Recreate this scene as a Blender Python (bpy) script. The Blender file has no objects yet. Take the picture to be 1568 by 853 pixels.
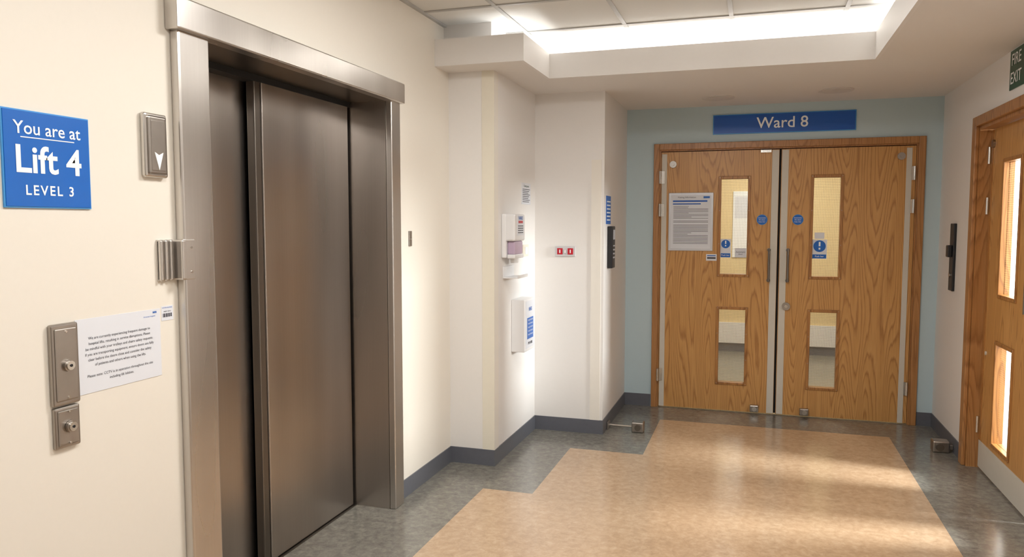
import bpy, bmesh, math, random
from mathutils import Vector, Matrix
scene=bpy.context.scene
scene.view_settings.view_transform='Standard'
scene.view_settings.look='None'
scene.view_settings.exposure=0.0
pi=math.pi
# ---------------------------------------------------------------- materials
def sr(r,g,b):
    def f(c):
        c/=255.0
        return c/12.92 if c<=0.04045 else ((c+0.055)/1.055)**2.4
    return (f(r),f(g),f(b),1)
def newmat(name):
    m=bpy.data.materials.new(name); m.use_nodes=True
    nt=m.node_tree; b=nt.nodes['Principled BSDF']
    return m,nt,b
def plain(name,col,rough=0.5,metal=0.0,var=0.04,scale=30,bump=0.0,spec=0.5):
    m,nt,b=newmat(name); N=nt.nodes; L=nt.links
    tc=N.new('ShaderNodeTexCoord'); no=N.new('ShaderNodeTexNoise'); no.inputs['Scale'].default_value=scale; no.inputs['Detail'].default_value=3
    L.new(tc.outputs['Object'],no.inputs['Vector'])
    mx=N.new('ShaderNodeMixRGB'); mx.inputs[1].default_value=tuple(c*(1-var) for c in col[:3])+(1,); mx.inputs[2].default_value=tuple(min(1,c*(1+var)) for c in col[:3])+(1,)
    L.new(no.outputs['Fac'],mx.inputs[0]); L.new(mx.outputs[0],b.inputs['Base Color'])
    b.inputs['Roughness'].default_value=rough; b.inputs['Metallic'].default_value=metal
    b.inputs['Specular IOR Level'].default_value=spec
    if bump:
        bp=N.new('ShaderNodeBump'); bp.inputs['Strength'].default_value=bump; bp.inputs['Distance'].default_value=0.002
        L.new(no.outputs['Fac'],bp.inputs['Height']); L.new(bp.outputs[0],b.inputs['Normal'])
    return m
def emis(name,col,s):
    m,nt,b=newmat(name)
    b.inputs['Base Color'].default_value=col; b.inputs['Emission Color'].default_value=col; b.inputs['Emission Strength'].default_value=s
    return m
def steel(name,col,rough=0.3,streak=0.05):
    m,nt,b=newmat(name); N=nt.nodes; L=nt.links
    tc=N.new('ShaderNodeTexCoord'); mp=N.new('ShaderNodeMapping')
    mp.inputs['Scale'].default_value=(300,300,1.2)
    no=N.new('ShaderNodeTexNoise'); no.inputs['Scale'].default_value=1.0; no.inputs['Detail'].default_value=2
    L.new(tc.outputs['Object'],mp.inputs[0]); L.new(mp.outputs[0],no.inputs['Vector'])
    mp2=N.new('ShaderNodeMapping'); mp2.inputs['Scale'].default_value=(2.6,2.6,.4)
    n2=N.new('ShaderNodeTexNoise'); n2.inputs['Scale'].default_value=1.5; n2.inputs['Detail'].default_value=1
    L.new(tc.outputs['Object'],mp2.inputs[0]); L.new(mp2.outputs[0],n2.inputs['Vector'])
    mx=N.new('ShaderNodeMixRGB'); mx.inputs[1].default_value=tuple(c*(1-streak) for c in col[:3])+(1,); mx.inputs[2].default_value=tuple(c*(1+streak) for c in col[:3])+(1,)
    L.new(no.outputs['Fac'],mx.inputs[0])
    cr=N.new('ShaderNodeValToRGB'); e=cr.color_ramp.elements; e[0].position=.25; e[0].color=(.80,.79,.78,1); e[1].position=.75; e[1].color=(1.15,1.15,1.15,1)
    L.new(n2.outputs['Fac'],cr.inputs[0])
    mu=N.new('ShaderNodeMixRGB'); mu.blend_type='MULTIPLY'; mu.inputs[0].default_value=1; L.new(mx.outputs[0],mu.inputs[1]); L.new(cr.outputs[0],mu.inputs[2])
    L.new(mu.outputs[0],b.inputs['Base Color'])
    mr=N.new('ShaderNodeMapRange'); mr.inputs['From Min'].default_value=0.2; mr.inputs['From Max'].default_value=0.8
    mr.inputs['To Min'].default_value=rough*0.92; mr.inputs['To Max'].default_value=rough*1.1
    L.new(n2.outputs['Fac'],mr.inputs['Value']); L.new(mr.outputs[0],b.inputs['Roughness'])
    b.inputs['Metallic'].default_value=1.0
    bp=N.new('ShaderNodeBump'); bp.inputs['Strength'].default_value=0.03; bp.inputs['Distance'].default_value=0.001
    L.new(no.outputs['Fac'],bp.inputs['Height']); L.new(bp.outputs[0],b.inputs['Normal'])
    return m
def wood(name,dark,mid,light,seed=0.0,freq=30.0):
    m,nt,b=newmat(name); N=nt.nodes; L=nt.links
    tc=N.new('ShaderNodeTexCoord'); sp=N.new('ShaderNodeSeparateXYZ'); L.new(tc.outputs['Object'],sp.inputs[0])
    def math_(op,a,bb=None):
        n=N.new('ShaderNodeMath'); n.operation=op
        for i,v in enumerate((a,bb)):
            if v is None: continue
            if isinstance(v,(int,float)): n.inputs[i].default_value=v
            else: L.new(v,n.inputs[i])
        return n.outputs[0]
    h=math_('ADD',math_('ADD',sp.outputs['X'],sp.outputs['Y']),seed)
    def nz(hs,zs,det,off=0.0):
        c=N.new('ShaderNodeCombineXYZ'); L.new(math_('MULTIPLY',h,hs),c.inputs[0]); c.inputs[1].default_value=off; L.new(math_('MULTIPLY',sp.outputs['Z'],zs),c.inputs[2])
        n=N.new('ShaderNodeTexNoise'); n.inputs['Scale'].default_value=1; n.inputs['Detail'].default_value=det; n.inputs['Roughness'].default_value=0.45
        L.new(c.outputs[0],n.inputs['Vector']); return n.outputs['Fac']
    g=math_('ADD',math_('MULTIPLY',nz(6.0,0.5,0.5),freq),math_('MULTIPLY',nz(70,6,2,5.0),0.6))
    ring=math_('FRACT',g)
    streak=nz(420,5.0,3,9.0)
    cr=N.new('ShaderNodeValToRGB'); e=cr.color_ramp.elements
    e[0].position=0.0; e[0].color=dark; e[1].position=0.22; e[1].color=mid
    n=e.new(0.80); n.color=light; n2=e.new(1.0); n2.color=dark
    L.new(ring,cr.inputs[0])
    cr2=N.new('ShaderNodeValToRGB'); e=cr2.color_ramp.elements; e[0].position=0.35; e[0].color=(0.85,0.82,0.78,1); e[1].position=0.6; e[1].color=(1.03,1.03,1.03,1)
    L.new(streak,cr2.inputs[0])
    mx=N.new('ShaderNodeMixRGB'); mx.blend_type='MULTIPLY'; mx.inputs[0].default_value=1; L.new(cr.outputs[0],mx.inputs[1]); L.new(cr2.outputs[0],mx.inputs[2])
    L.new(mx.outputs[0],b.inputs['Base Color']); b.inputs['Roughness'].default_value=0.34
    return m
def vinyl(name,c1,c2,c3,rough):
    m,nt,b=newmat(name); N=nt.nodes; L=nt.links
    tc=N.new('ShaderNodeTexCoord')
    n1=N.new('ShaderNodeTexNoise'); n1.inputs['Scale'].default_value=24; n1.inputs['Detail'].default_value=10; n1.inputs['Roughness'].default_value=0.74; n1.inputs['Distortion'].default_value=0.4
    n2=N.new('ShaderNodeTexNoise'); n2.inputs['Scale'].default_value=1.8; n2.inputs['Detail'].default_value=4
    L.new(tc.outputs['Object'],n1.inputs['Vector']); L.new(tc.outputs['Object'],n2.inputs['Vector'])
    cr=N.new('ShaderNodeValToRGB'); e=cr.color_ramp.elements; e[0].position=0.28; e[0].color=c1; e[1].position=0.72; e[1].color=c3
    k=e.new(0.5); k.color=c2
    L.new(n1.outputs['Fac'],cr.inputs[0])
    mx=N.new('ShaderNodeMixRGB'); mx.blend_type='MULTIPLY'; mx.inputs[0].default_value=0.5
    cr2=N.new('ShaderNodeValToRGB'); e=cr2.color_ramp.elements; e[0].position=0.3; e[0].color=(0.82,0.82,0.82,1); e[1].position=0.7; e[1].color=(1.06,1.06,1.06,1)
    L.new(n2.outputs['Fac'],cr2.inputs[0]); L.new(cr.outputs[0],mx.inputs[1]); L.new(cr2.outputs[0],mx.inputs[2])
    L.new(mx.outputs[0],b.inputs['Base Color'])
    mr=N.new('ShaderNodeMapRange'); mr.inputs['To Min'].default_value=rough*0.85; mr.inputs['To Max'].default_value=rough*1.2
    L.new(n2.outputs['Fac'],mr.inputs['Value']); L.new(mr.outputs[0],b.inputs['Roughness'])
    b.inputs['Specular IOR Level'].default_value=0.9
    return m
def wired_glass(name):
    m,nt,b=newmat(name); N=nt.nodes; L=nt.links; N.remove(b)
    out=[n for n in N if n.type=='OUTPUT_MATERIAL'][0]
    tc=N.new('ShaderNodeTexCoord'); sp=N.new('ShaderNodeSeparateXYZ'); L.new(tc.outputs['Object'],sp.inputs[0])
    def M(op,a,bb=None):
        n=N.new('ShaderNodeMath'); n.operation=op
        for i,v in enumerate((a,bb)):
            if v is None: continue
            if isinstance(v,(int,float)): n.inputs[i].default_value=v
            else: L.new(v,n.inputs[i])
        return n.outputs[0]
    h=M('ADD',sp.outputs['X'],sp.outputs['Y'])
    g1=M('LESS_THAN',M('FRACT',M('MULTIPLY',h,80.0)),0.12)
    g2=M('LESS_THAN',M('FRACT',M('MULTIPLY',sp.outputs['Z'],80.0)),0.12)
    g=M('MAXIMUM',g1,g2)
    tr=N.new('ShaderNodeBsdfTransparent'); tr.inputs[0].default_value=(0.96,0.96,0.94,1)
    gl=N.new('ShaderNodeBsdfGlossy'); gl.inputs['Roughness'].default_value=0.05
    df=N.new('ShaderNodeBsdfDiffuse'); df.inputs[0].default_value=(0.35,0.31,0.24,1)
    m1=N.new('ShaderNodeMixShader'); m1.inputs[0].default_value=0.05; L.new(tr.outputs[0],m1.inputs[1]); L.new(gl.outputs[0],m1.inputs[2])
    m2=N.new('ShaderNodeMixShader'); L.new(M('MULTIPLY',g,0.42),m2.inputs[0]); L.new(m1.outputs[0],m2.inputs[1]); L.new(df.outputs[0],m2.inputs[2])
    L.new(m2.outputs[0],out.inputs['Surface'])
    return m

CREAM=plain('wall_paint_cream',sr(230,224,213),0.55,var=0.012,scale=60,bump=0.06)
WHITEP=plain('wall_white_and_daylit',sr(231,228,225),0.55,var=0.012,scale=60,bump=0.06)  # white paint; on the dispenser wall it also carries the daylight tint
BLUEP=plain('wall_paint_blue',sr(186,205,212),0.55,var=0.012,scale=60,bump=0.06)
CEIL=plain('soffit_paint',sr(228,224,220),0.7,var=0.012,scale=40)
TILE=plain('ceiling_tile',sr(222,222,219),0.85,var=0.03,scale=180,bump=0.1)
TBAR=plain('ceiling_tbar',sr(180,180,178),0.5)
SKIRT=plain('skirting_vinyl',sr(96,98,106),0.35,var=0.08,scale=40)
GUARD=plain('corner_guard_cream',sr(229,223,208),0.4,var=0.02)
GUARD2=plain('wall_strip_cream',sr(233,228,219),0.45,var=0.01)
BEIGE=vinyl('floor_vinyl_beige',sr(174,144,114),sr(196,166,134),sr(212,186,156),0.19)
GREY=vinyl('floor_vinyl_grey',sr(94,92,86),sr(124,121,113),sr(152,148,138),0.19)
STEEL=steel('brushed_steel',(0.50,0.465,0.435,1),0.29)
STEELJ=steel('brushed_steel_frame',(0.62,0.595,0.57,1),0.28)
STEELD=steel('dark_steel_and_door_shade',(0.20,0.18,0.16,1),0.35)  # plain dark steel for handles and stops; shade put into lift parts
CHROME=plain('chrome',(0.62,0.6,0.57,1),0.22,1.0)
BRONZE=plain('brushed_nickel_plate',(0.38,0.35,0.32,1),0.32,1.0,var=0.06)
BLACK=plain('black_plastic',sr(22,22,26),0.35)
DARKGAP=plain('dark_gap',sr(18,16,15),0.7)
OAK=wood('oak_veneer',sr(170,120,66),sr(200,150,88),sr(206,157,96))
OAKF=wood('oak_frame',sr(150,102,58),sr(172,122,72),sr(180,130,80),3.7)
OAKB=wood('oak_bead',sr(142,94,48),sr(170,118,64),sr(180,128,72),7.7)
STRIP=plain('door_edge_strip',sr(206,201,190),0.45,var=0.03)
WHITE=plain('white_plastic',sr(232,232,233),0.35,var=0.01)
PAPER=plain('paper_white',sr(222,225,232),0.5,var=0.01)
INK=plain('ink_dark',sr(60,62,72),0.6)
SIGNB=plain('sign_blue',sr(0,98,190),0.35,var=0.02)
SIGNB2=plain('sign_blue_ward',sr(8,84,178),0.35,var=0.02)
SIGNL=plain('sign_border_blue',sr(70,150,215),0.35)
SIGNW=plain('sign_white',sr(245,248,250),0.4,var=0.005)
GREEN=plain('sign_green',sr(10,72,52),0.35)
RED=plain('red_plastic',sr(190,25,45),0.35)
PINK=plain('pale_soap_window',sr(190,170,192),0.25)
SILVER=plain('snap_frame_silver',sr(200,202,208),0.35,0.4)
PLATE=plain('socket_plate_grey',sr(205,203,205),0.35)
GLASS=wired_glass('wired_glass')
YEL=plain('ward_wall_yellow',sr(230,208,160),0.6)
WFLOOR=plain('ward_floor',sr(132,130,120),0.3,var=0.12,scale=20)
LEDM=emis('led_diffuser',(1,0.98,0.95,1),7.0)
OFFL=plain('downlight_trim',sr(212,207,202),0.5)

# ---------------------------------------------------------------- builder
W=lambda u,w,z:(u,w,z)                       # world
def FX(x0): return lambda u,w,z:(x0+w,u,z)   # wall facing +X, u = Y
def FXN(x0): return lambda u,w,z:(x0-w,u,z)  # wall facing -X, u = Y
def FY(y0): return lambda u,w,z:(u,y0-w,z)   # wall facing -Y, u = X
class B:
    def __init__(s,name,fr=W):
        s.n=name; s.fr=fr; s.bm=bmesh.new(); s.mats=[]
    def mi(s,m):
        if m not in s.mats: s.mats.append(m)
        return s.mats.index(m)
    def add(s,tb,mat,smooth=False):
        k=s.mi(mat); bmesh.ops.recalc_face_normals(tb,faces=tb.faces[:])
        a,b_,c=Vector(s.fr(1,0,0))-Vector(s.fr(0,0,0)),Vector(s.fr(0,1,0))-Vector(s.fr(0,0,0)),Vector((0,0,1))
        flip=a.cross(b_).dot(c)<0
        vm={}
        for v in tb.verts: vm[v]=s.bm.verts.new(s.fr(*v.co))
        for f in tb.faces:
            vs=[vm[v] for v in f.verts]
            if flip: vs=vs[::-1]
            try:
                nf=s.bm.faces.new(vs); nf.material_index=k; nf.smooth=smooth
            except ValueError: pass
        tb.free()
    def box(s,u0,u1,w0,w1,z0,z1,mat,bev=0,seg=2):
        tb=bmesh.new(); bmesh.ops.create_cube(tb,size=1)
        for v in tb.verts:
            v.co=Vector(((u0+u1)/2+v.co.x*(u1-u0),(w0+w1)/2+v.co.y*(w1-w0),(z0+z1)/2+v.co.z*(z1-z0)))
        if bev: bmesh.ops.bevel(tb,geom=tb.edges[:],offset=bev,segments=seg,affect='EDGES',profile=0.5)
        s.add(tb,mat,False); return s
    def cyl(s,c,r,length,axis,mat,seg=24,r2=None):
        tb=bmesh.new(); bmesh.ops.create_cone(tb,cap_ends=True,segments=seg,radius1=r,radius2=r if r2 is None else r2,depth=length)
        if axis=='u': M=Matrix.Rotation(pi/2,4,'Y')
        elif axis=='w': M=Matrix.Rotation(-pi/2,4,'X')
        else: M=Matrix.Identity(4)
        bmesh.ops.transform(tb,matrix=Matrix.Translation(c)@M,verts=tb.verts[:])
        s.add(tb,mat,False); return s
    def prism(s,pts,w0,w1,mat):
        tb=bmesh.new(); a=[tb.verts.new((u,w0,z)) for u,z in pts]; b=[tb.verts.new((u,w1,z)) for u,z in pts]
        tb.faces.new(a); tb.faces.new(b[::-1]); n=len(pts)
        for i in range(n): tb.faces.new([a[i],a[(i+1)%n],b[(i+1)%n],b[i]])
        s.add(tb,mat); return s
    def text(s,body,size,u,w,z,mat,align='CENTER',sx=1.0,flip=False,bold=0.0,spacing=1.0):
        cu=bpy.data.curves.new('t','FONT'); cu.body=body; cu.size=size; cu.align_x=align; cu.align_y='CENTER'
        cu.offset=bold; cu.space_character=spacing; cu.resolution_u=3
        ob=bpy.data.objects.new('t',cu); scene.collection.objects.link(ob)
        dg=bpy.context.evaluated_depsgraph_get(); dg.update()
        me=bpy.data.meshes.new_from_object(ob.evaluated_get(dg))
        tb=bmesh.new(); tb.from_mesh(me)
        k=-1 if flip else 1
        for v in tb.verts: v.co=Vector((u+k*v.co.x*sx,w,z+v.co.y))
        s.add(tb,mat)
        bpy.data.objects.remove(ob); bpy.data.curves.remove(cu); bpy.data.meshes.remove(me)
        return s
    def done(s):
        me=bpy.data.meshes.new(s.n)
        s.bm.to_mesh(me); s.bm.free()
        for m in s.mats: me.materials.append(m)
        o=bpy.data.objects.new(s.n,me); scene.collection.objects.link(o)
        return o

# ---------------------------------------------------------------- room shell
XL=-1.80; XR=1.265; YF=6.21; YN=-3.0; ZT=2.67; ZS=2.405
b=B('floor')
b.box(-2.3,-1.44,YN,3.965,-.1,0,GREY); b.box(-1.44,.921,YN,3.965,-.1,0,BEIGE); b.box(.921,1.6,YN,3.965,-.1,0,GREY)
b.box(-2.3,-1.15,3.965,4.87,-.1,0,GREY); b.box(-1.15,.921,3.965,4.87,-.1,0,BEIGE); b.box(.921,1.6,3.965,4.87,-.1,0,GREY)
b.box(-2.3,-.667,4.87,5.8,-.1,0,GREY); b.box(-.667,.921,4.87,5.8,-.1,0,BEIGE); b.box(.921,1.6,4.87,5.8,-.1,0,GREY)
b.box(-2.3,1.6,5.8,6.36,-.1,0,GREY)
b.done()
B('wall_left').box(-2.4,XL,YN,2.10,0,2.75,CREAM).done()
B('wall_left').box(-2.4,XL,2.10,3.60,2.16,2.75,CREAM).done()
B('wall_left').box(-2.4,XL,3.60,4.36,0,2.75,CREAM).done()
B('wall_left_return').box(-2.4,-1.51,4.36,5.26,0,2.75,WHITEP).done()  # dispenser wall: whiteness of the daylight put into its colour
B('wall_left_corner').box(-2.4,-1.01,5.26,6.36,0,2.75,WHITEP).done()
B('wall_far').box(-1.01,-.775,YF,YF+.15,0,2.75,BLUEP).done()
B('wall_far').box(-.775,1.14,YF,YF+.15,2.10,2.75,BLUEP).done()
B('wall_far').box(1.14,XR+.15,YF,YF+.15,0,2.75,BLUEP).done()
YJ=3.77
B('wall_right').box(XR,XR+.15,5.29,YF,0,2.75,WHITEP).done()
B('wall_right').box(XR,XR+.15,YJ-.04,5.29,2.08,2.75,WHITEP).done()
B('wall_right').box(XR,XR+.15,YN,YJ-.04,0,2.75,WHITEP).done()
B('wall_back').box(-2.4,1.6,YN-.15,YN,0,2.75,CREAM).done()
# ceiling
b=B('ceiling')
b.box(-2.4,1.6,4.73,6.4,ZS,ZS+.025,CEIL); b.box(-2.4,-1.28,4.17,4.73,ZS,ZS+.025,CEIL); b.box(.628,1.6,YN,4.73,ZS,ZS+.025,CEIL)
L1=2.557
b.box(XL,-1.28,4.15,4.17,ZS,L1,WHITEP); b.box(-1.28,-1.26,4.15,4.73,ZS,L1,WHITEP); b.box(-1.26,.628,4.71,4.73,ZS,L1,WHITEP); b.box(.608,.628,YN,4.71,ZS,L1,WHITEP)
b.box(XL,-1.5,4.29,4.31,ZS+.025,ZT,WHITEP); b.box(-1.52,-1.5,4.31,4.90,ZS+.025,ZT,WHITEP); b.box(-1.52,.77,4.90,4.92,ZS+.025,ZT,WHITEP); b.box(.75,.77,YN,4.90,ZS+.025,ZT,WHITEP)
b.box(-2.4,.77,YN,4.92,ZT,ZT+.05,TILE)
x=-1.37
while x<.75:
    b.box(x-.012,x+.012,YN,4.9,ZT-.006,ZT-.0003,TBAR); x+=.605
y=4.575
while y>YN:
    b.box(XL,.75,y-.012,y+.012,ZT-.0065,ZT-.0003,TBAR); y-=.6
b.box(XL,XL+.02,YN,4.29,ZT-.012,ZT-.0003,TBAR)
b.done()
# skirtings
H=.1;T=.006
b=B('baseboard_left')
b.box(XL,XL+T,YN,2.01,0,H,SKIRT); b.box(XL,XL+T,3.645,4.36-T,0,H,SKIRT)
b.box(XL,-1.51,4.36-T,4.36,0,H,SKIRT); b.box(-1.51,-1.51+T,4.36-T,5.26-T,0,H,SKIRT)
b.box(-1.51,-1.01,5.26-T,5.26,0,H,SKIRT); b.box(-1.01,-1.01+T,5.26-T,YF-T,0,H,SKIRT)
b.done()
b=B('baseboard_far'); b.box(-1.01,-.795,YF-T,YF,0,H,SKIRT); b.box(1.16,XR,YF-T,YF,0,H,SKIRT); b.done()
b=B('baseboard_right'); b.box(XR-T,XR,5.34,YF-T,0,H,SKIRT); b.box(XR-T,XR,YN,YJ-.1,0,H,SKIRT); b.done()
b=B('trim_1'); b.box(-1.585,-1.507,4.357,4.36,.1,ZS,GUARD); b.box(-1.51,-1.507,4.36,4.435,.1,ZS,GUARD2); b.done()
B('trim_2').box(-1.10,-1.03,5.255,5.26,.1,1.936,GUARD2).done()

# ---------------------------------------------------------------- lift entrance
b=B('elevator_door')
AX=-1.765
b.box(XL,AX,2.03,2.176,0,2.115,STEELJ,.008,3); b.box(XL-.30,XL-.0,2.102,2.176,0,2.15,STEELJ)
b.box(XL,AX,3.522,3.622,0,2.115,STEELJ,.006,3); b.box(XL-.30,XL-.0,3.522,3.598,0,2.15,STEEL)
b.box(XL,AX+.02,2.01,3.64,2.112,2.215,STEELJ,.006,3)
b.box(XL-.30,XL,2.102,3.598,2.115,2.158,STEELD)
b.box(-2.10,-2.0,2.17,3.53,2.09,2.13,DARKGAP)
b.box(-2.16,-2.12,2.102,3.598,0,2.158,DARKGAP)
b.box(-2.10,-2.065,2.17,2.76,.008,2.12,STEEL,.003)
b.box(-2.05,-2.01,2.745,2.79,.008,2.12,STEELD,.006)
b.box(-2.05,-2.005,2.79,3.505,.008,2.12,STEEL,.004)
b.box(-2.09,-2.045,3.49,3.53,.0,2.12,DARKGAP)
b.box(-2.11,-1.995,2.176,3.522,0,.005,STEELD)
b.done()

# ---------------------------------------------------------------- left wall items
F=FX(XL)
b=B('lift_sign',F)
b.box(1.437,1.70,0,.006,1.538,1.789,SIGNL,.001); b.box(1.441,1.696,.006,.008,1.542,1.785,SIGNB)
b.text('You are at',.047,1.568,.0090,1.742,SIGNW,bold=.0004)
b.box(1.487,1.648,.008,.009,1.718,1.7205,SIGNW)
b.text('Lift 4',.098,1.568,.0090,1.660,SIGNW,bold=.002)
b.text('LEVEL 3',.036,1.568,.0090,1.583,SIGNW,bold=.0006,spacing=1.25)
b.done()
b=B('lift_direction_indicator',F)
b.box(1.892,1.988,0,.020,1.640,1.838,CHROME,.008,4); b.box(1.903,1.977,.018,.026,1.650,1.828,BRONZE,.006,3)
b.box(1.912,1.968,.024,.0275,1.660,1.815,BRONZE,.002)
b.prism([(1.922,1.718),(1.940,1.709),(1.958,1.718),(1.940,1.663)],.0275,.029,SIGNW)
b.done()
b=B('corner_bracket',F)
b.box(1.945,2.020,0,.008,1.315,1.446,STEELJ)
for u0 in (1.945,1.966,1.987): b.box(u0,u0+.013,.0,.018,1.315,1.446,STEELJ,.005,3)
b.box(2.008,2.029,0,.046,1.315,1.446,STEELJ,.006,3); b.box(2.012,2.070,.0355,.044,1.315,1.446,STEELJ,.003)
for zz in (1.42,1.34): b.cyl((2.050,.045,zz),.004,.004,'w',CHROME,10)
b.done()
b=B('laminated_notice',F)
b.box(1.632,1.950,0,.0015,1.015,1.229,PAPER)
for i,l in enumerate(['We are currently experiencing frequent damage to','hospital lifts, resulting in service disruptions. Please','be mindful with your trolleys and chairs safety requests.','If you are transporting equipment, ensure doors are fully','clear before the doors close and consider the safety','of patients and others when using the lifts.','','Please note: CCTV is in operation throughout the site','including lift lobbies.']):
    if l: b.text(l,.0112,1.79,.0022,1.172-.0155*i,INK)
b.text('NHS',.008,1.927,.0022,1.219,SIGNB,bold=.0004); b.text('University Hospitals',.006,1.905,.0022,1.208,SIGNB)
b.done()
b=B('asset_label',F)
b.box(1.957,2.008,0,.001,1.187,1.234,PAPER); b.text('ESTATES HELPDESK',.005,1.982,.0016,1.228,SIGNB)
for i in range(12): b.box(1.962+i*.0034,1.962+i*.0034+(.0022 if i%3 else .001),.001,.0016,1.198,1.210,INK)
b.text('ASSET 00412',.006,1.982,.0016,1.216,INK); b.done()
b=B('lift_call_panel',F)
b.box(1.543,1.630,0,.016,1.003,1.227,BRONZE,.006,3); b.box(1.546,1.627,0,.014,.884,.999,BRONZE,.006,3)
b.box(1.552,1.621,.014,.019,1.016,1.214,BRONZE,.003); b.box(1.554,1.619,.012,.017,.893,.990,BRONZE,.003)
for zz in (1.112,.943):
    b.cyl((1.590,.022,zz),.017,.008,'w',BRONZE,28); b.cyl((1.590,.027,zz),.0125,.006,'w',CHROME,28)
    b.cyl((1.590,.0305,zz),.004,.002,'w',BLACK,12)
for zz in (1.205,1.024,.985,.898): b.cyl((1.587,.0195,zz),.003,.003,'w',CHROME,10)
b.done()
b=B('key_switch_plate',F); b.box(3.775,3.812,0,.006,1.372,1.455,BRONZE,.002); b.cyl((3.793,.007,1.41),.006,.006,'w',CHROME,12); b.done()

# ---------------------------------------------------------------- dispenser wall
F=FX(-1.51)
b=B('wall_notice',F); b.box(4.93,5.14,0,.002,1.625,1.770,PAPER)
b.text('Cleaning hands',.02,5.035,.003,1.75,GREEN)
for i in range(8): b.box(4.95,5.12-(i%3)*.02,.002,.0028,1.725-.012*i,1.729-.012*i,INK)
b.done()
b=B('soap_dispenser',F)
b.box(4.50,4.73,0,.03,1.28,1.555,WHITE,.008,3)
b.box(4.505,4.725,.02,.088,1.385,1.555,WHITE,.014,4)
b.box(4.53,4.70,.03,.080,1.30,1.385,PINK,.01,3)
b.box(4.52,4.71,.03,.084,1.275,1.302,WHITE,.008,3)
b.box(4.55,4.69,.088,.0895,1.42,1.545,PAPER); b.text('HAND',.030,4.62,.0905,1.528,SIGNB,bold=.0008)
b.box(4.575,4.665,.0895,.0905,1.497,1.512,RED)
for i in range(4): b.box(4.565,4.675,.0895,.0902,1.435+i*.014,1.440+i*.014,INK)
b.box(4.57,4.66,.035,.065,1.245,1.28,WHITE,.006)
b.done()
b=B('drip_tray',F); b.box(4.53,4.75,.006,.094,1.150,1.158,WHITE,.002); b.box(4.53,4.75,0,.006,1.150,1.225,WHITE,.002); b.box(4.53,4.75,.094,.10,1.150,1.170,WHITE,.002)
b.done()
b=B('light_switch',F); b.box(4.95,5.07,0,.01,1.27,1.35,GUARD,.004); b.box(4.98,5.04,.01,.014,1.285,1.335,WHITE,.002); b.done()
b=B('leaflet_box',F)
b.box(4.705,4.945,0,.092,.655,1.00,WHITE,.006,3)
b.box(4.725,4.925,.092,.0935,.675,.985,PAPER); b.box(4.755,4.895,.0935,.0945,.735,.875,SIGNB)
for i in range(5): b.text('Hospital feedback',.016,4.825,.0955,.860-.024*i,SIGNW)
b.text('NHS',.035,4.825,.0945,.93,SIGNB,bold=.001); b.text('PPE HERE',.024,4.825,.0945,.705,INK,bold=.0006)
b.done()
F=FY(5.26)
b=B('emergency_socket_plate',F)
b.box(-1.358,-1.210,0,.012,1.262,1.334,PLATE,.003)
for u in (-1.322,-1.246): b.box(u-.020,u+.020,.012,.016,1.276,1.320,RED,.002)
for u in (-1.322,-1.284,-1.246): b.box(u-.004,u+.004,.014,.019,1.286,1.310,WHITE,.001)
b.done()
F=FX(-1.01)
b=B('door_release_sign',F); b.box(5.33,5.50,0,.003,1.49,1.69,SIGNB)
for i in range(6): b.box(5.35,5.48,.003,.004,1.515+.026*i,1.524+.026*i,SIGNW)
b.done()
b=B('access_card_reader',F); b.box(5.385,5.485,0,.04,1.175,1.475,BLACK,.006); b.box(5.40,5.47,.04,.043,1.38,1.45,SILVER,.002)
for i in range(4):
    for j in range(3): b.cyl((5.41+j*.022,.041,1.335-i*.028),.006,.004,'w',SILVER,10)
b.done()

# ---------------------------------------------------------------- doors
def leaf(b,u0,u1,zt,vps,w=.0,t=.045):
    ua=min(v[0] for v in vps); ub=max(v[1] for v in vps)
    b.box(u0,ua,w-t,w,.008,zt,OAK); b.box(ub,u1,w-t,w,.008,zt,OAK)
    z=.008
    for (a,c,za,zb) in sorted(vps,key=lambda v:v[2]):
        b.box(ua,ub,w-t,w,z,za,OAK); z=zb
    b.box(ua,ub,w-t,w,z,zt,OAK)
    for (a,c,za,zb) in vps:
        k=.022
        for (p,q,r,s_) in ((a,a+k,za,zb),(c-k,c,za,zb),(a+k,c-k,za,za+k),(a+k,c-k,zb-k,zb)):
            b.box(p,q,w-t-.006,w+.008,r,s_,OAKB,.003)
        b.box(a+k,c-k,w-t/2-.003,w-t/2+.003,za+k,zb-k,GLASS)
        for zz in (za+.011,zb-.011,za+(zb-za)*.33,za+(zb-za)*.66):
            for uu in (a+.011,c-.011): b.cyl((uu,w+.0085,zz),.003,.002,'w',BRONZE,8)
F=FY(YF)
b=B('door_1',F)
zt=2.125
b.box(-.79,-.745,.0,.022,0,zt,OAKF,.004); b.box(1.11,1.157,.0,.022,0,zt,OAKF,.004); b.box(-.745,1.11,0,.022,zt-.05,zt,OAKF,.004)
b.box(-.774,-.735,-.15,.0,0,2.098,OAKF); b.box(1.10,1.139,-.15,.0,0,2.098,OAKF); b.box(-.735,1.10,-.15,.0,2.066,2.098,OAKF)
WD=-.008
leaf(b,-.733,.158,2.060,[(-.288,-.045,1.075,1.862),(-.288,-.045,.215,.838)],WD)
leaf(b,.174,1.098,2.060,[(.388,.620,1.070,1.862),(.388,.620,.215,.838)],WD)
b.box(-.728,-.688,WD,WD+.004,.008,2.045,STRIP,.001); b.box(1.035,1.072,WD,WD+.004,.008,2.045,STRIP,.001)
b.box(.106,.156,WD,WD+.004,.010,2.055,STRIP,.001); b.box(.178,.226,WD,WD+.004,.010,2.055,STRIP,.001)
b.box(.1585,.1735,WD-.05,WD-.03,.008,2.06,DARKGAP)
b.box(-.735,1.10,WD-.10,WD-.05,2.05,2.066,DARKGAP)
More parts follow.
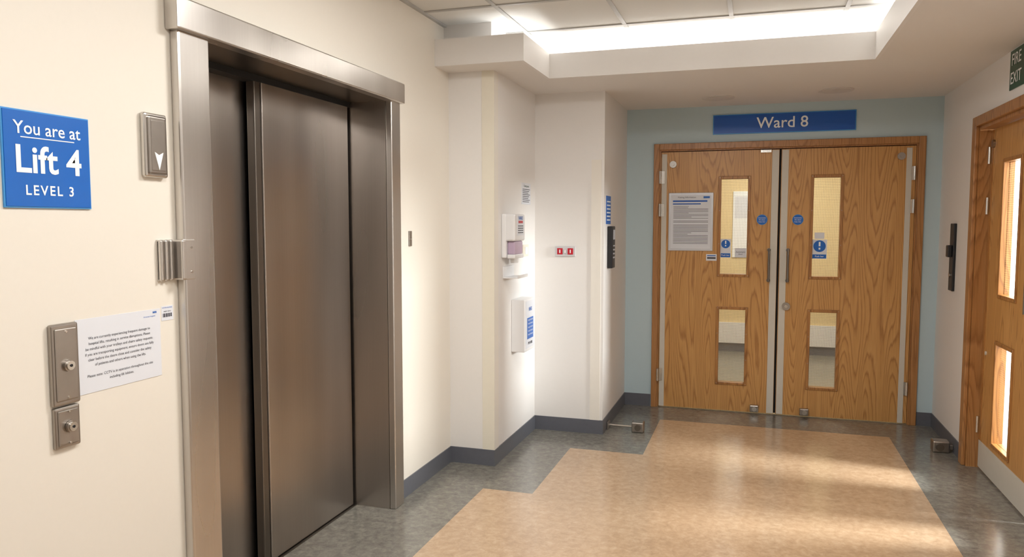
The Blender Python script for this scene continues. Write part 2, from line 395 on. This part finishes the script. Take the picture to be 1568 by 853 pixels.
for zz in (1.86,1.60,.27): 
    b.cyl((-.738,.030,zz),.009,.10,'z',CHROME,14); b.box(-.738,-.705,.0,.005,zz-.05,zz+.05,CHROME)
for zz in (1.86,1.62,.27):
    b.cyl((1.088,.012,zz),.009,.10,'z',CHROME,14); b.box(1.07,1.088,.0,.005,zz-.05,zz+.05,CHROME)
for uu in (.098,.236):
    b.cyl((uu,.050,1.172),.009,.25,'z',STEELD,14)
    for zz in (1.055,1.29): b.cyl((uu,.022,zz),.008,.058,'w',STEELD,12); b.cyl((uu,WD+.006,zz),.014,.008,'w',STEELD,16)
b.cyl((.232,.006,.857),.030,.014,'w',BRONZE,24); b.cyl((.232,.014,.857),.012,.010,'w',CHROME,16)
for uu,zz in ((-.640,1.962),(1.0,1.985)):
    b.cyl((uu,.0,zz),.027,.014,'w',BRONZE,24); b.cyl((uu,.010,zz),.010,.012,'w',BRONZE,16)
b.box(.02,.10,WD,.014,2.035,2.058,CHROME,.002)
for uu in (.018,.385):
    b.box(uu-.035,uu+.03,WD,.03,.016,.07,BRONZE,.006); b.cyl((uu,.033,.042),.018,.014,'w',CHROME,18)
for uu in (.042,.302):
    b.cyl((uu,WD+.002,1.523),.040,.003,'w',SIGNL,28); b.cyl((uu,WD+.0035,1.523),.037,.003,'w',SIGNB,28)
    b.text('Automatic',.013,uu,WD+.006,1.537,SIGNW); b.text('fire door',.013,uu,WD+.006,1.522,SIGNW); b.text('keep clear',.012,uu,WD+.006,1.507,SIGNW)
G=WD-.018
for (a,c,za,zb) in ((-.266,-.186,1.225,1.372),(.410,.515,1.225,1.372)):
    m=(a+c)/2; b.box(a,c,G,G+.002,za,zb,PAPER); r=(c-a)*.42
    b.cyl((m,G+.0025,zb-r-.006),r,.001,'w',SIGNB,28)
    b.box(m-r*.14,m+r*.14,G+.003,G+.004,zb-r*1.15,zb-r*.40,SIGNW); b.box(m-r*.14,m+r*.14,G+.003,G+.004,zb-r*1.72,zb-r*1.40,SIGNW)
    b.box(a+.004,c-.004,G+.002,G+.003,za+.004,za+.034,SIGNB); b.text('Push bar',.018,m,G+.0045,za+.019,SIGNW)
b.box(.425,.495,G,G+.002,1.378,1.425,PAPER)
b.box(-.155,-.07,G,G+.002,1.228,1.300,PAPER); b.text('Automatic\ndoor',.017,-.112,G+.0035,1.262,INK)
b.box(-.373,-.292,WD,WD+.0015,1.20,1.252,PAPER); b.box(-.365,-.30,WD+.0015,WD+.002,1.215,1.228,INK); b.box(-.365,-.30,WD+.0015,WD+.002,1.236,1.243,SIGNB)
b.done()
b=B('notice_board_frame',FY(YF+.008))
b.box(-.670,-.324,0,.012,1.277,1.737,SILVER,.003); b.box(-.652,-.342,.010,.013,1.295,1.719,PAPER)
b.text('Visiting Information',.018,-.60,.014,1.700,INK,align='LEFT'); b.box(-.40,-.352,.013,.0138,1.692,1.708,SIGNB)
b.box(-.637,-.37,.013,.0138,1.664,1.677,SIGNB2); b.box(-.637,-.42,.013,.0138,1.644,1.653,SIGNB2)
random.seed(4)
z=1.628
while z>1.32:
    L_=.27 if random.random()>.25 else .27*random.uniform(.4,.8)
    if random.random()>.12: b.box(-.632,-.632+L_,.013,.0137,z,z+.0028,INK)
    z-=.0105
b.done()
b=B('ward_sign',F); b.box(-.338,.688,0,.010,2.184,2.334,SIGNL,.002); b.box(-.332,.682,.010,.0115,2.190,2.328,SIGNB2)
b.text('Ward 8',.118,.172,.0125,2.258,SIGNW,bold=.0008,sx=1.0); b.done()

F=FXN(XR)
b=B('door_2',F)
b.box(5.26,5.335,0,.022,0,2.135,OAKF,.004); b.box(YJ-.085,YJ-.01,0,.022,0,2.135,OAKF,.004); b.box(YJ-.01,5.26,0,.022,2.075,2.135,OAKF,.004)
b.box(5.245,5.289,-.15,.0,0,2.078,OAKF); b.box(YJ-.039,YJ,-.15,.0,0,2.078,OAKF); b.box(YJ,5.245,-.15,.0,2.055,2.078,OAKF)
WR=-.065
leaf(b,4.312,5.24,2.05,[(4.66,4.99,1.070,1.862),(4.66,4.99,.205,.822)],WR)
leaf(b,YJ+.004,4.305,2.05,[(3.93,4.20,1.070,1.862),(3.93,4.20,.205,.822)],WR)  # unseen leaf, narrowed so its glass shapes the floor light bands
b.box(4.32,5.235,WR,WR+.003,.012,.175,STRIP); b.box(YJ+.01,4.30,WR,WR+.003,.012,.175,STRIP)
b.box(5.205,5.24,WR,WR+.004,.18,2.045,OAKB)
for zz in (1.90,1.60,.27): b.cyl((5.238,WR+.012,zz),.009,.10,'z',CHROME,14)
b.cyl((5.19,WR+.006,1.965),.024,.014,'w',BRONZE,20)
for uu in (4.36,4.25):
    b.cyl((uu,WR+.05,1.17),.009,.25,'z',STEELD,14)
    for zz in (1.055,1.29): b.cyl((uu,WR+.025,zz),.008,.05,'w',STEELD,12)
b.cyl((5.17,WR+.003,.72),.012,.006,'w',STRIP,14)
b.done()
b=B('fire_exit_sign',F); b.box(4.28,4.70,0,.006,2.195,2.398,GREEN,.001)
b.text('FIRE',.085,4.595,.0075,2.345,SIGNW,flip=True,bold=.0005); b.text('EXIT',.085,4.595,.0075,2.25,SIGNW,flip=True,bold=.0005)
b.box(4.31,4.44,.006,.0068,2.225,2.37,SIGNW); b.prism([(4.33,2.30),(4.42,2.345),(4.42,2.255)],.0068,.0075,GREEN)
b.done()
b=B('door_entry_panel',F)
b.box(5.70,5.80,0,.018,1.045,1.495,BLACK,.004); b.box(5.72,5.78,.018,.045,1.27,1.35,BLACK,.006); b.cyl((5.75,.022,1.15),.014,.010,'w',CHROME,18)
b.done()
b=B('door_hold_open_stop')
b.cyl((-.90,5.43,.028),.008,.22,'u',CHROME,14)
b.box(-1.003,-.99,5.39,5.47,0,.055,BRONZE,.003)
b.box(-.82,-.735,5.37,5.45,0,.075,BRONZE,.008); b.cyl((-.775,5.365,.038),.022,.012,'w',STEELD,20)
b.done()
b=B('door_hold_open_stop')
b.box(1.135,1.235,5.50,5.585,0,.075,BRONZE,.008); b.cyl((1.175,5.494,.038),.024,.014,'w',STEELD,20); b.box(1.235,XR-.006,5.52,5.56,.02,.05,BRONZE,.003)
b.done()
for cx,cy in ((-.283,5.80),(.50,5.71)):
    b=B('recessed_downlight'); b.cyl((cx,cy,ZS-.003),.115,.006,'z',OFFL,36); b.cyl((cx,cy,ZS-.007),.09,.003,'z',OFFL,36); b.done()
lamps=[(-.45,2.75),(-.45,1.0),(-.45,-.9)]  # first panel added out of view to brighten the far end
for cx,cy in lamps:
    b=B('unseen_light_panel'); b.box(cx-.3,cx+.3,cy-.3,cy+.3,ZT-.02,ZT-.0066,WHITE,.003); b.box(cx-.28,cx+.28,cy-.28,cy+.28,ZT-.022,ZT-.02,LEDM); b.done()

# ---------------------------------------------------------------- ward beyond
YE=9.2
b=B('floor_ward'); b.box(-1.4,1.9,6.36,YE,-.1,0,WFLOOR); b.done()
b=B('wall_ward_end'); b.box(-1.5,2.0,YE,YE+.1,0,2.6,YEL); b.box(-1.4,1.9,YE-.03,YE,.10,.34,WHITE); b.box(-1.4,1.9,YE-.01,YE,.0,.10,SKIRT); b.done()
b=B('wall_ward_left'); b.box(-1.5,-1.4,6.36,YE,0,2.6,YEL); b.done()
b=B('wall_ward_right'); b.box(1.9,2.0,6.36,YE,0,2.6,YEL); b.done()
B('ceiling_ward').box(-1.4,1.9,6.36,YE,2.6,2.7,CEIL).done()
b=B('ward_noticeboard',FY(YE)); b.box(-.26,-.02,0,.015,1.10,1.86,SIGNW,.003); b.box(-.24,-.04,.015,.016,1.55,1.80,PAPER); b.done()
# side corridor beyond the right door
b=B('floor_side_corridor'); b.box(1.6,4.6,2.2,6.0,-.1,0,WFLOOR); b.done()
B('wall_side_corridor').box(1.415,4.7,6.0,6.1,0,2.9,WHITEP).done()
B('wall_side_corridor').box(1.415,4.7,2.1,2.2,0,2.9,WHITEP).done()
b=B('wall_side_window'); b.box(4.6,4.7,2.2,6.0,0,1.7,WHITEP); b.box(4.6,4.7,2.2,6.0,2.7,2.9,WHITEP); b.box(4.6,4.7,2.2,4.1,1.7,2.7,WHITEP); b.box(4.6,4.7,4.9,6.0,1.7,2.7,WHITEP); b.done()
B('ceiling_side_corridor').box(1.415,4.7,2.2,6.0,2.9,3.0,CEIL).done()

# ---------------------------------------------------------------- lights
def area(name,loc,rot,sx,sy,power,col):
    l=bpy.data.lights.new(name,'AREA'); l.shape='RECTANGLE'; l.size=sx; l.size_y=sy; l.energy=power; l.color=col
    o=bpy.data.objects.new(name,l); o.location=loc; o.rotation_euler=rot; scene.collection.objects.link(o); return o
WARM=(1.0,.98,.945); COOL=(.92,.96,1.0)
for (cx,cy),p in zip(lamps,(36,18,12)):
    area('unseen_panel_lamp',(cx,cy,ZT-.03),(0,0,0),.56,.56,p,WARM)  # first one is the added fill, raised for the far end
area('cove_lamp_far',(-.3,4.80,2.445),(pi,0,0),1.9,.06,11,(1,.985,.96))
area('cove_lamp_right',(.69,1.8,2.445),(pi,0,0),.06,5.4,22,(1,.985,.96))
area('cove_lamp_left',(-1.39,4.5,2.445),(pi,0,0),.06,.6,1.3,(1,.985,.96))
area('ward_lamp',(.2,7.6,2.58),(0,0,0),.6,1.8,58,(1,.97,.92))
area('side_window_daylight',(4.58,4.5,2.2),(0,math.radians(72),0),.7,.75,820,COOL)
w=bpy.data.worlds.new('World'); scene.world=w; w.use_nodes=True
w.node_tree.nodes['Background'].inputs[0].default_value=(.75,.85,1,1); w.node_tree.nodes['Background'].inputs[1].default_value=1.0

# ---------------------------------------------------------------- camera
cam=bpy.data.cameras.new('camera'); cam.lens=36*1166/1568; cam.sensor_width=36; cam.clip_start=.05
co=bpy.data.objects.new('camera',cam); co.location=(0,0,1.5); co.rotation_euler=(math.radians(90-4.19),0,math.radians(17.74))
scene.collection.objects.link(co); scene.camera=co
